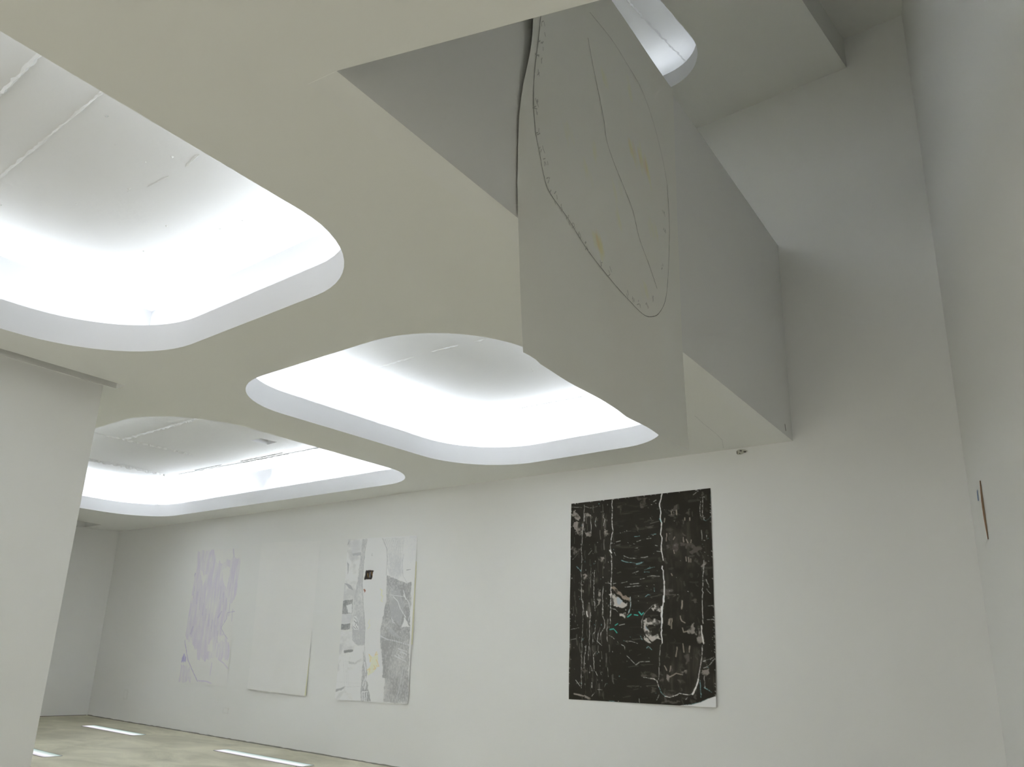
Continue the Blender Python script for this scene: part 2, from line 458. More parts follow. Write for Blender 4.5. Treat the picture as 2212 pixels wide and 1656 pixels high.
# ------------------------------------------------------------------ drawings: marks as (kind, width or hatch, tone, strength, points in 1/1000 of the sheet)
BLACK_MARKS = [
    ('F',0,'g',0.75,[(12,46),(39,39),(63,77),(50,96),(18,87)]),
    ('F',0,'g',0.75,[(10,109),(96,104),(94,172),(64,168),(34,138)]),
    ('F',0,'g',0.75,[(110,155),(133,174),(168,163),(166,186),(126,189)]),
    ('F',0,'g',0.75,[(242,163),(276,159),(292,188),(261,193)]),
    ('F',0,'g',0.75,[(181,120),(200,139),(219,83),(200,95)]),
    ('F',0,'g',0.75,[(109,64),(161,72),(157,94),(119,81)]),
    ('F',0,'g',0.75,[(99,373),(138,377),(145,405),(116,419),(122,391)]),
    ('F',0,'g',0.75,[(226,294),(264,300),(264,322),(236,316)]),
    ('F',0,'g',0.75,[(212,475),(236,471),(230,517),(203,550)]),
    ('F',0,'g',0.75,[(12,239),(75,246),(69,272),(23,288)]),
    ('F',0,'g',0.75,[(74,411),(100,434),(91,472),(75,463)]),
    ('F',0,'n',0.62,[(718,82),(797,69),(780,88),(740,90)]),
    ('F',0,'n',0.62,[(723,101),(818,122),(773,130),(740,119)]),
    ('F',0,'n',0.62,[(705,273),(736,252),(789,255),(774,283),(724,284)]),
    ('F',0,'n',0.62,[(800,255),(874,263),(933,270),(913,299),(869,319),(843,310),(879,286),(814,272)]),
    ('F',0,'n',0.62,[(807,207),(870,217),(826,220)]),
    ('F',0,'n',0.62,[(688,494),(725,481),(754,511),(707,516)]),
    ('F',0,'n',0.62,[(857,525),(887,512),(910,538),(880,543)]),
    ('F',0,'n',0.62,[(830,96),(852,106),(846,118)]),
    ('F',0,'n',0.62,[(762,141),(784,136),(773,150)]),
    ('F',0,'n',0.62,[(417,10),(441,8),(438,42)]),
    ('F',0,'n',0.62,[(490,7),(580,10),(573,65),(525,66),(520,31)]),
    ('F',0,'n',0.62,[(370,41),(404,39),(385,99),(376,72)]),
    ('F',0,'n',0.62,[(483,133),(506,158),(512,186),(494,157)]),
    ('F',0,'n',0.62,[(803,779),(841,773),(831,813),(818,822)]),
    ('F',0,'n',0.62,[(648,888),(670,892),(659,907)]),
    ('F',0,'n',0.62,[(762,889),(799,896),(815,914),(783,911)]),
    ('F',0,'n',0.62,[(581,932),(636,938),(586,955)]),
    ('F',0,'n',0.62,[(515,857),(638,869),(604,886),(520,880)]),
    ('F',0,'n',0.62,[(108,853),(139,861),(146,877),(115,873)]),
    ('F',0,'n',0.62,[(658,945),(723,939),(750,955),(696,962)]),
    ('F',0,'n',0.62,[(657,986),(770,978),(738,998),(662,999)]),
    ('F',0,'g',0.75,[(834,665),(869,629),(883,679),(865,686)]),
    ('F',0,'g',0.75,[(883,699),(913,654),(929,724),(900,731)]),
    ('F',0,'g',0.75,[(690,868),(722,875),(714,896),(698,887)]),
    ('F',0,'g',0.75,[(783,842),(820,841),(808,871),(790,868)]),
    ('F',0,'g',0.75,[(914,843),(953,831),(964,864),(936,868),(917,859)]),
    ('F',0,'g',0.75,[(941,877),(971,888),(955,895)]),
    ('F',0,'g',0.75,[(113,980),(141,980),(159,998),(121,995)]),
    ('F',0,'g',0.75,[(924,359),(944,344),(942,387),(929,375)]),
    ('F',0,'p',0.92,[(309,487),(353,499),(389,524),(430,535),(422,557),(402,562),(383,550),(359,548),(315,535)]),
    ('F',0,'p',0.92,[(364,575),(389,584),(407,571),(422,580),(414,605),(395,611),(370,599)]),
    ('F',0,'p',0.92,[(544,615),(573,601),(601,615),(626,608),(655,622),(661,639),(620,642),(569,636),(563,653),(591,677),(602,693),(647,686),(654,705),(613,710),(579,702),(557,678),(534,649)]),
    ('F',0,'p',0.92,[(591,560),(633,546),(671,561),(655,579),(628,567),(599,576)]),
    ('F',0,'p',0.92,[(537,686),(563,698),(593,728),(568,732),(544,708)]),
    ('F',0,'b',0.9,[(309,454),(347,461),(389,483),(446,502),(448,529),(419,518),(377,497),(344,481),(312,476)]),
    ('F',0,'u',0.55,[(353,501),(389,524),(377,534),(347,517)]),
    ('F',0,'u',0.55,[(549,649),(569,641),(580,661),(563,669)]),
    ('L',0.8,'w',0.8,[(104,15),(103,115),(93,150),(91,203),(84,247),(89,308),(87,394),(90,438),(90,510),(93,504),(102,555),(99,651),(94,709),(96,743),(94,857),(95,946)]),
    ('L',1.4,'w',0.95,[(320,2),(322,68),(320,129),(325,160),(312,206),(306,253),(310,275),(316,309),(318,351),(314,414),(312,456),(309,510),(308,584),(307,578),(304,631)]),
    ('L',3,'w',0.8,[(301,266),(314,279)]),
    ('L',2.0,'w',0.95,[(680,1),(667,38),(661,63),(669,97),(664,126),(673,148),(668,185),(665,205),(675,222),(671,251),(669,283),(678,317),(681,333)]),
    ('L',2.1,'w',0.95,[(674,361),(679,394),(684,434),(683,478),(679,510),(676,533),(670,557),(666,592),(667,614),(662,653),(661,688),(666,723)]),
    ('L',3.2,'w',0.9,[(680,504),(679,531)]),
    ('L',3,'w',0.8,[(664,555),(667,630)]),
    ('L',1.0,'w',0.7,[(666,723),(653,735),(650,762),(645,800),(641,854),(637,889)]),
    ('L',1.0,'w',0.85,[(947,40),(948,93),(945,125),(954,152)]),
    ('L',1.0,'c',0.7,[(954,152),(967,157),(997,140)]),
    ('L',0.9,'w',0.8,[(936,59),(929,103),(932,132)]),
    ('L',1.1,'w',0.8,[(944,344),(941,383),(935,441),(930,526),(928,595),(929,597),(930,635)]),
    ('L',1.9,'w',0.9,[(919,645),(922,692),(929,726)]),
    ('L',1.5,'w',0.8,[(921,733),(918,767),(910,812),(901,849),(892,886)]),
    ('L',2.8,'w',0.9,[(893,882),(877,919),(856,948)]),
    ('L',1.6,'w',0.9,[(858,946),(835,952),(814,951),(771,947),(760,954),(712,967),(680,963)]),
    ('L',1.6,'c',0.6,[(680,963),(653,945),(639,923)]),
    ('L',1.6,'w',0.85,[(639,923),(626,895),(604,887),(537,883)]),
    ('L',1.2,'w',0.72,[(260,73),(254,90),(267,104),(254,136)]),
    ('L',1.2,'w',0.72,[(155,72),(157,101),(162,137),(159,172)]),
    ('L',1.2,'w',0.72,[(200,86),(190,121),(200,139)]),
    ('L',1.2,'w',0.72,[(101,517),(106,555),(111,584)]),
    ('L',1.2,'w',0.72,[(153,616),(151,668),(151,722),(145,808)]),
    ('L',1.2,'w',0.72,[(200,614),(194,668),(178,684),(176,726)]),
    ('L',1.2,'w',0.72,[(250,536),(246,590),(262,615),(262,652),(237,676),(231,709)]),
    ('L',1.2,'w',0.72,[(231,652),(216,684),(210,717),(228,727),(244,737)]),
    ('L',1.2,'w',0.72,[(289,607),(280,660),(286,717)]),
    ('L',1.2,'w',0.72,[(204,766),(185,783),(189,860)]),
    ('L',1.2,'w',0.72,[(126,738),(117,804),(114,849)]),
    ('L',1.2,'w',0.72,[(189,364),(183,474),(193,567)]),
    ('L',1.2,'w',0.72,[(255,446),(249,505),(252,588)]),
    ('L',1.2,'w',0.72,[(156,618),(159,576)]),
    ('L',1.2,'w',0.72,[(201,863),(214,883)]),
    ('L',1.2,'w',0.72,[(171,916),(172,940)]),
    ('L',1.2,'w',0.72,[(193,963),(171,980)]),
    ('L',1.2,'w',0.72,[(52,907),(84,935)]),
    ('L',1.2,'w',0.72,[(161,834),(174,860)]),
    ('L',1.2,'w',0.72,[(112,62),(107,102)]),
    ('L',0.9,'d',0.7,[(160,345),(160,452)]),
    ('L',0.9,'d',0.7,[(241,766),(247,802)]),
    ('L',0.9,'d',0.7,[(5,19),(85,27)]),
    ('L',0.9,'d',0.7,[(102,21),(151,34),(209,29)]),
    ('L',0.9,'d',0.7,[(248,23),(251,63)]),
    ('L',0.9,'d',0.7,[(166,259),(140,280)]),
    ('L',0.9,'d',0.7,[(274,917),(262,934)]),
    ('L',0.9,'d',0.7,[(214,947),(250,948)]),
    ('L',0.9,'d',0.7,[(17,300),(56,272)]),
    ('L',0.9,'d',0.7,[(10,659),(61,651)]),
    ('L',0.9,'d',0.7,[(11,710),(49,705)]),
    ('L',0.9,'d',0.7,[(232,859),(241,878)]),
    ('L',0.9,'d',0.7,[(286,842),(292,885)]),
    ('L',2.6,'w',0.8,[(130,570),(137,595)]),
    ('L',3.2,'g',0.8,[(41,973),(72,976),(110,981)]),
    ('L',1.5,'w',0.6,[(348,225),(379,221)]),
    ('L',1.5,'w',0.6,[(499,231),(526,226)]),
    ('L',1.5,'w',0.6,[(570,221),(597,220)]),
    ('L',1.5,'w',0.6,[(403,298),(439,310),(492,315)]),
    ('L',1.5,'w',0.6,[(528,312),(575,310)]),
    ('L',1.5,'w',0.6,[(468,388),(509,379)]),
    ('L',1.5,'w',0.6,[(521,419),(550,416)]),
    ('L',1.5,'w',0.6,[(573,408),(602,405),(653,409)]),
    ('L',1.5,'w',0.6,[(390,433),(429,428)]),
    ('L',1.5,'w',0.6,[(450,441),(509,439)]),
    ('L',1.5,'w',0.6,[(414,455),(526,450)]),
    ('L',1.5,'w',0.6,[(487,264),(505,263)]),
    ('L',1.5,'w',0.6,[(335,278),(345,293)]),
    ('L',1.5,'w',0.6,[(329,436),(350,433)]),
    ('L',1.5,'w',0.6,[(639,286),(667,290)]),
    ('L',1.5,'w',0.6,[(475,241),(484,243)]),
    ('L',1.5,'w',0.6,[(274,430),(311,435)]),
    ('L',1.5,'w',0.6,[(628,257),(642,260)]),
    ('L',1.6,'c',0.75,[(482,205),(518,204)]),
    ('L',1.6,'c',0.75,[(600,202),(632,201)]),
    ('L',1.6,'c',0.75,[(390,321),(421,330),(480,337),(516,345),(545,335)]),
    ('L',1.6,'c',0.75,[(550,375),(580,368),(620,363)]),
    ('L',1.6,'c',0.75,[(550,385),(585,386)]),
    ('L',1.6,'c',0.75,[(615,464),(617,480)]),
    ('L',1.6,'c',0.75,[(554,505),(572,495),(589,498)]),
    ('L',1.6,'c',0.75,[(659,126),(671,143)]),
    ('L',1.6,'c',0.75,[(449,505),(450,554),(436,578)]),
    ('L',1.6,'c',0.75,[(520,692),(531,708)]),
    ('L',1.6,'c',0.75,[(50,339),(83,364)]),
    ('L',1.6,'c',0.75,[(1002,7),(1001,80)]),
    ('L',1.6,'c',0.75,[(562,747),(570,739),(595,755)]),
    ('L',1.6,'c',0.75,[(801,999),(854,992),(906,981),(953,964)]),
    ('L',1.6,'c',0.75,[(904,886),(907,959)]),
    ('L',1.6,'c',0.75,[(929,918),(974,936)]),
    ('L',1.6,'c',0.75,[(298,999),(334,999)]),
    ('L',4,'c',0.5,[(498,344),(533,337)]),
    ('L',2.4,'t',0.85,[(430,600),(454,588)]),
    ('L',2.4,'t',0.85,[(510,577),(527,591),(541,581)]),
    ('L',2.4,'t',0.85,[(304,660),(329,657),(354,676)]),
    ('L',2.4,'t',0.85,[(341,640),(359,632)]),
    ('L',2.4,'t',0.85,[(477,590),(501,593)]),
    ('L',1.4,'w',0.6,[(298,689),(322,697),(334,705)]),
    ('L',1.4,'w',0.6,[(358,717),(364,725)]),
    ('L',1.4,'w',0.6,[(388,733),(409,740),(411,756)]),
    ('L',1.4,'w',0.6,[(423,784),(452,803),(475,819),(486,826),(509,814)]),
    ('L',1.4,'w',0.6,[(509,812),(578,809)]),
    ('L',1.4,'w',0.6,[(418,716),(453,716),(499,726)]),
    ('L',1.4,'w',0.6,[(371,640),(409,634)]),
    ('L',1.4,'w',0.6,[(639,541),(605,546),(570,569),(541,593),(528,621),(528,653)]),
    ('L',1.4,'w',0.6,[(927,833),(958,822),(997,790)]),
    ('L',1.4,'w',0.6,[(931,867),(933,892),(934,918)]),
    ('L',1.4,'w',0.6,[(311,554),(341,562),(359,575)]),
    ('L',1.4,'w',0.6,[(449,503),(452,539),(445,564),(427,592)]),
    ('L',1.4,'w',0.6,[(964,556),(998,554)]),
    ('L',1.4,'w',0.6,[(956,618),(995,616)]),
    ('L',1.4,'w',0.6,[(923,804),(991,784)]),
    ('L',1.4,'w',0.6,[(956,434),(973,470)]),
    ('L',1.4,'w',0.6,[(957,477),(980,499)]),
    ('L',1.4,'w',0.6,[(888,24),(921,7)]),
    ('L',1.4,'w',0.6,[(936,201),(937,249)]),
    ('L',1.4,'w',0.6,[(967,226),(969,246)]),
    ('L',1.4,'w',0.6,[(621,37),(638,30)]),
    ('L',1.4,'w',0.6,[(596,117),(601,126)]),
    ('L',1.4,'w',0.6,[(624,983),(641,957)]),
    ('L',1.4,'w',0.6,[(507,980),(510,999)]),
    ('L',1.4,'w',0.6,[(813,973),(824,962)]),
    ('L',2.2,'k',0.75,[(695,126),(691,145)]),
    ('L',2.2,'k',0.75,[(706,203),(703,240)]),
    ('L',2.2,'k',0.75,[(761,223),(751,235)]),
    ('L',2.2,'k',0.75,[(818,228),(820,250)]),
    ('L',2.2,'k',0.75,[(837,239),(847,256)]),
    ('L',2.2,'k',0.75,[(869,243),(866,257)]),
    ('L',2.2,'k',0.75,[(752,287),(757,304)]),
    ('L',2.2,'k',0.75,[(831,323),(833,343)]),
    ('L',2.2,'k',0.75,[(847,326),(849,348)]),
    ('L',2.2,'k',0.75,[(862,333),(861,349)]),
    ('L',2.2,'k',0.75,[(800,528),(796,567)]),
    ('L',2.2,'k',0.75,[(829,133),(829,145)]),
    ('L',2.2,'k',0.75,[(862,135),(862,148)]),
    ('L',2.2,'k',0.75,[(803,530),(796,561)]),
    ('L',2.2,'k',0.75,[(787,599),(797,623),(816,631)]),
    ('L',2.2,'k',0.75,[(799,654),(806,673),(833,669)]),
    ('L',2.2,'k',0.75,[(799,726),(804,764)]),
    ('L',2.2,'k',0.75,[(761,742),(752,784)]),
    ('L',2.2,'k',0.75,[(677,827),(691,847)]),
    ('L',2.2,'k',0.75,[(718,828),(711,853)]),
    ('L',2.2,'k',0.75,[(721,611),(718,642)]),
    ('L',2.2,'k',0.75,[(732,611),(728,657)]),
    ('L',2.2,'k',0.75,[(713,614),(709,638)]),
    ('L',2.2,'k',0.75,[(842,737),(838,764)]),
    ('L',2.2,'k',0.75,[(714,875),(753,859),(784,864)]),
    ('L',2.2,'k',0.75,[(732,399),(738,408)]),
    ('L',2.2,'k',0.75,[(740,94),(741,111)]),
    ('L',2.2,'k',0.75,[(774,92),(775,113)]),
]
BLACK_CORNER = [(780,999),(854,993),(906,981),(953,964),(1004,950),(1011,1005),(780,1007)]
PENCIL_MARKS = [
    ('F',1,150,0.8,[(293,4),(219,4),(213,114),(201,236),(178,335),(154,433),(168,537),(175,640),(270,673),(361,668),(356,570),(308,433),(268,293),(267,173),(273,80)]),
    ('F',1,168,0.8,[(512,6),(639,6),(826,8),(826,126),(828,250),(740,277),(642,241),(598,157),(578,72)]),
    ('F',1,175,0.7,[(36,12),(219,6),(220,107),(138,113),(48,75)]),
    ('F',1,128,0.9,[(608,241),(675,256),(801,278),(894,292),(960,286),(968,433),(970,565),(974,662),(986,822),(1000,997),(681,996),(679,907),(684,858),(645,856),(642,798),(603,701),(572,622),(579,548),(601,487),(625,392)]),
    ('F',1,160,0.5,[(687,338),(809,339),(882,433),(838,553),(710,500),(668,420)]),
    ('F',0,158,0.6,[(649,554),(720,567),(847,618),(923,631),(818,625),(700,587)]),
    ('F',0,180,0.7,[(683,474),(710,500),(777,547),(730,534)]),
    ('F',1,112,0.9,[(-26,398),(148,388),(148,478),(-27,482)]),
    ('F',0,190,0.95,[(54,426),(138,418),(137,476),(91,474)]),
    ('F',1,172,0.8,[(-35,482),(131,483),(135,537),(-29,542)]),
    ('F',1,112,0.9,[(-23,545),(132,537),(131,575),(-21,580)]),
    ('F',0,120,0.9,[(74,706),(202,697),(204,711),(77,721)]),
    ('F',0,145,0.8,[(-17,48),(32,8),(23,30)]),
    ('F',0,140,0.8,[(9,139),(51,169),(44,238)]),
    ('F',0,140,0.8,[(-1,284),(105,299),(136,331),(76,320)]),
    ('F',0,150,0.8,[(92,90),(217,89),(212,111),(95,105)]),
    ('F',1,150,0.7,[(150,769),(240,774),(346,745),(349,765),(257,784),(162,786)]),
    ('F',0,140,0.8,[(-7,940),(138,916),(78,944),(-4,957)]),
    ('L',0.7,165,0.7,[(-32,587),(60,592),(166,587)]),
    ('L',0.7,165,0.7,[(-30,596),(62,601),(167,596)]),
    ('L',0.7,165,0.7,[(-28,605),(64,610),(169,604)]),
    ('L',0.7,165,0.7,[(-26,614),(65,619),(171,613)]),
    ('L',0.7,165,0.7,[(-25,623),(67,628),(172,622)]),
    ('L',0.7,165,0.7,[(-23,632),(69,636),(174,631)]),
    ('L',0.7,165,0.7,[(-21,641),(70,645),(175,640)]),
    ('L',0.7,165,0.7,[(-19,650),(72,654),(177,649)]),
    ('L',0.7,165,0.7,[(-18,659),(74,663),(179,658)]),
    ('L',0.7,165,0.7,[(-16,668),(75,672),(180,666)]),
    ('L',0.7,165,0.7,[(-14,677),(77,681),(182,675)]),
    ('L',0.7,165,0.7,[(-12,686),(79,690),(183,684)]),
    ('L',0.7,165,0.7,[(-11,694),(80,698),(185,693)]),
    ('L',0.8,165,0.7,[(77,767),(120,910)]),
    ('L',0.8,165,0.7,[(109,766),(152,909)]),
    ('L',0.8,165,0.7,[(134,766),(176,908)]),
    ('L',0.8,160,0.7,[(139,923),(359,913)]),
    ('L',0.7,165,0.7,[(-13,894),(340,897)]),
    ('L',0.7,165,0.7,[(-16,362),(140,356)]),
    ('L',0.7,165,0.6,[(-35,524),(130,527)]),
    ('L',0.6,150,0.6,[(529,10),(604,87),(664,179),(651,248)]),
    ('L',0.6,150,0.6,[(558,13),(626,87),(680,179),(669,249)]),
    ('L',0.6,150,0.6,[(587,16),(648,88),(695,180),(688,249)]),
    ('L',0.6,150,0.6,[(616,19),(670,88),(711,180),(707,249)]),
    ('L',0.6,150,0.6,[(645,22),(692,89),(726,180),(725,249)]),
    ('L',0.6,150,0.6,[(673,25),(713,89),(742,180),(744,249)]),
    ('L',0.6,150,0.6,[(702,28),(735,90),(757,181),(762,250)]),
    ('L',0.6,150,0.6,[(730,31),(757,90),(772,181),(780,250)]),
    ('L',0.6,150,0.6,[(758,33),(779,91),(788,181),(799,250)]),
    ('F',0,186,0.95,[(810,175),(828,113),(852,85),(907,135),(934,197),(956,286),(901,293),(840,251)]),
    ('L',1.2,120,0.8,[(883,214),(936,211)]),
    ('L',0.8,150,0.8,[(828,113),(818,175),(840,251),(901,293)]),
    ('F',1,175,0.8,[(787,7),(993,2),(978,129),(932,184),(893,114),(825,57)]),
    ('F',0,182,0.95,[(177,496),(222,492),(257,530),(256,578),(197,580),(165,537)]),
    ('L',1.1,110,0.8,[(187,523),(222,537)]),
    ('L',1.1,110,0.8,[(208,551),(228,530)]),
    ('L',1.1,110,0.8,[(185,558),(220,571)]),
    ('L',1.1,110,0.8,[(225,509),(245,550)]),
    ('L',1.1,110,0.8,[(188,502),(209,513)]),
    ('L',1.1,110,0.8,[(225,557),(244,571)]),
    ('L',1.4,185,0.9,[(723,376),(788,406),(824,447),(906,500)]),
    ('L',1.2,185,0.9,[(858,366),(939,413),(969,473),(945,519)]),
    ('L',1.6,185,0.9,[(855,339),(892,393),(872,359)]),
    ('L',1.2,180,0.8,[(691,365),(814,373),(890,380)]),
    ('F',0,188,0.98,[(893,496),(970,558),(862,559)]),
    ('L',2.6,172,0.9,[(582,614),(669,632),(791,642),(971,664)]),
    ('L',0.8,125,0.8,[(698,628),(709,646)]),
    ('L',0.8,125,0.8,[(729,632),(739,650)]),
    ('L',0.8,125,0.8,[(760,635),(770,653)]),
    ('L',0.8,125,0.8,[(790,639),(800,657)]),
    ('L',0.8,125,0.8,[(821,642),(831,660)]),
    ('L',0.8,125,0.8,[(851,646),(861,664)]),
    ('L',0.8,125,0.8,[(881,649),(891,667)]),
    ('L',0.8,125,0.8,[(911,653),(921,671)]),
    ('L',0.8,125,0.8,[(941,656),(951,674)]),
    ('L',1.3,180,0.9,[(787,724),(864,745),(831,720),(901,741),(859,703),(949,721),(826,684),(947,701)]),
    ('L',1.2,178,0.9,[(788,730),(940,759)]),
    ('L',1.6,170,0.8,[(912,792),(884,888),(854,971)]),
    ('L',1.2,168,0.7,[(944,791),(915,900),(892,951)]),
    ('F',0,'k',0.97,[(300,209),(424,208),(400,263),(288,265)]),
    ('L',1.2,'o',0.8,[(338,227),(350,252)]),
    ('L',1.2,190,0.7,[(373,220),(371,252)]),
    ('L',1,'o',0.7,[(393,217),(405,242)]),
    ('F',0,'r',0.9,[(295,325),(314,323),(333,333),(307,348)]),
    ('L',1.6,'y',0.7,[(533,327),(559,337),(551,365),(577,372),(553,399),(579,407)]),
    ('L',1.8,'y',0.5,[(415,515),(393,536),(423,549),(398,570)]),
    ('F',1,'y',0.55,[(428,720),(501,742),(558,708),(571,793),(515,827),(441,849),(428,816),(469,782)]),
    ('L',1.2,'y2',0.8,[(542,708),(522,728),(560,721)]),
    ('L',1.2,'y2',0.8,[(542,754),(586,793),(548,790)]),
    ('L',1.2,'y2',0.8,[(428,816),(466,809),(461,828)]),
    ('L',1.2,'y2',0.8,[(516,788),(543,807),(512,811)]),
    ('L',1.2,'y2',0.8,[(436,723),(470,743),(459,769)]),
    ('F',1,130,0.85,[(353,698),(376,738),(431,836),(420,862),(476,944),(505,996),(366,997),(353,864),(358,771)]),
    ('L',2.0,186,0.95,[(411,856),(382,909)]),
    ('L',2.0,186,0.95,[(421,869),(416,928)]),
    ('L',2.0,186,0.95,[(378,771),(407,830)]),
    ('L',2.0,186,0.95,[(380,948),(396,993)]),
    ('L',2.0,186,0.95,[(411,947),(422,995)]),
    ('L',2.0,186,0.95,[(443,953),(447,994)]),
    ('L',2.0,186,0.95,[(380,945),(457,942)]),
    ('L',0.9,130,0.7,[(293,4),(273,80),(267,173),(268,293),(308,433),(356,570),(362,671),(384,738),(431,836)]),
    ('L',0.9,140,0.7,[(512,6),(586,72),(605,129),(603,241)]),
    ('L',0.9,140,0.8,[(382,100),(376,114),(392,113)]),
    ('L',0.7,170,0.7,[(381,627),(411,664)]),
    ('L',0.7,170,0.7,[(476,582),(568,578)]),
]
PURPLE_MARKS = [
    ('F',1,'v',0.75,[(17,5),(367,11),(447,76),(525,106),(817,77),(1019,65),(1015,260),(1002,340),(929,419),(825,406),(837,514),(757,566),(747,608),(942,679),(1000,726),(964,813),(773,810),(656,821),(517,841),(363,829),(195,709),(-24,662),(-35,414),(-78,217),(14,159),(-50,80)]),
    ('F',0,'n',0.8,[(632,146),(797,133),(797,249),(742,297),(665,240)]),
    ('F',0,'n',0.8,[(112,160),(294,205),(239,286),(186,237)]),
    ('F',0,'n',0.8,[(422,12),(597,10),(611,88),(510,101)]),
    ('F',0,'n',0.8,[(510,703),(591,685),(641,782),(537,768)]),
    ('F',0,'n',0.8,[(664,651),(859,648),(852,697),(701,683)]),
    ('F',0,'n',0.8,[(-34,359),(48,359),(41,432)]),
    ('F',0,'n',0.8,[(94,660),(200,692),(232,791),(124,753)]),
    ('L',1.6,'v2',0.8,[(-34,207),(-51,321),(-30,540),(-16,679),(137,835),(290,918),(410,981)]),
    ('L',4,'v2',0.6,[(13,188),(-34,226)]),
    ('F',1,'s',0.85,[(-26,804),(101,803),(109,852),(-14,855)]),
    ('F',1,'v',0.7,[(-21,871),(187,886),(290,989),(7,998)]),
    ('L',2.5,'v',0.8,[(427,976),(573,975),(697,986)]),
    ('L',1.5,'v2',0.6,[(994,468),(850,480),(845,523),(753,591),(829,632),(914,667)]),
    ('L',2.5,'v',0.7,[(801,821),(903,842),(985,874)]),
    ('L',2.5,'v',0.6,[(653,845),(651,931)]),
    ('L',2,'v2',0.35,[(42,284),(57,377)]),
    ('L',2,'v2',0.35,[(130,328),(144,420)]),
    ('L',2,'v2',0.35,[(216,371),(229,461)]),
    ('L',2,'v2',0.35,[(301,414),(312,502)]),
    ('L',2,'v2',0.35,[(384,455),(394,543)]),
    ('L',2,'v2',0.35,[(465,496),(474,582)]),
    ('L',2,'v2',0.35,[(545,536),(553,621)]),
    ('L',2,'v2',0.35,[(623,575),(630,659)]),
    ('L',2,'v2',0.35,[(700,614),(706,696)]),
    ('L',2,'v2',0.35,[(644,288),(651,378)]),
    ('L',2,'v2',0.35,[(723,331),(729,420)]),
    ('L',2,'v2',0.35,[(801,373),(806,460)]),
    ('L',2,'v2',0.35,[(878,414),(882,500)]),
    ('L',2,'v2',0.35,[(952,454),(956,539)]),
    ('L',3,'v2',0.5,[(723,472),(663,516)]),
    ('L',3,'v2',0.5,[(141,591),(112,643)]),
    ('L',3,'v2',0.4,[(820,4),(852,63)]),
]

LEAF = [(1.516, 5.228), (1.491, 4.996), (1.466, 4.812), (1.459, 4.619), (1.49, 4.402), (1.543, 4.278), (1.591, 4.164), (1.66, 4.086), (1.868, 4.023), (2.115, 3.928), (2.435, 3.863), (2.727, 3.825), (2.946, 3.807), (3.08, 3.836), (3.222, 3.915), (3.359, 4.09), (3.436, 4.402), (3.48, 4.755), (3.464, 5.091)]
LEAF_FAINT = [(3.464, 5.091), (3.379, 5.291), (3.202, 5.523), (2.989, 5.671), (2.748, 5.717), (2.489, 5.755), (2.158, 5.74)]
VEIN = [(2.131, 5.509), (2.202, 5.338), (2.274, 5.198), (2.36, 5.019), (2.403, 4.876), (2.505, 4.766), (2.687, 4.634), (2.812, 4.528), (2.904, 4.371), (3.065, 4.228), (3.197, 4.097)]
TICKS = [(1.541, 5.161), (1.54, 5.031), (1.521, 4.933), (1.504, 4.811), (1.494, 4.615), (1.506, 4.543), (1.533, 4.428), (1.559, 4.326), (1.605, 4.262), (1.652, 4.172), (1.722, 4.105), (1.792, 4.064), (1.875, 4.04), (1.947, 4.009), (2.021, 3.972), (2.102, 3.956), (2.312, 3.92), (2.43, 3.916), (2.698, 3.87), (2.774, 3.864), (2.885, 3.871), (3.017, 3.906), (3.122, 3.999), (3.368, 4.802), (3.377, 4.656), (3.301, 4.328)]
STAINS = [(2.931, 5.079), (3.052, 5.056), (2.796, 5.075), (2.258, 4.074), (2.291, 4.05), (2.963, 4.037), (3.1, 4.573), (3.19, 4.6), (2.204, 4.714), (2.363, 5.401), (2.518, 4.591), (1.842, 4.642), (2.084, 4.516), (2.777, 5.548), (2.589, 4.403)]

LIT = np.array([0.50, 0.497, 0.478])   # how bright a perfect white reads on this wall

def lin(c):
    c = np.asarray(c, float)/255.0
    return np.where(c <= 0.04045, c/12.92, ((c + 0.055)/1.055)**2.4)

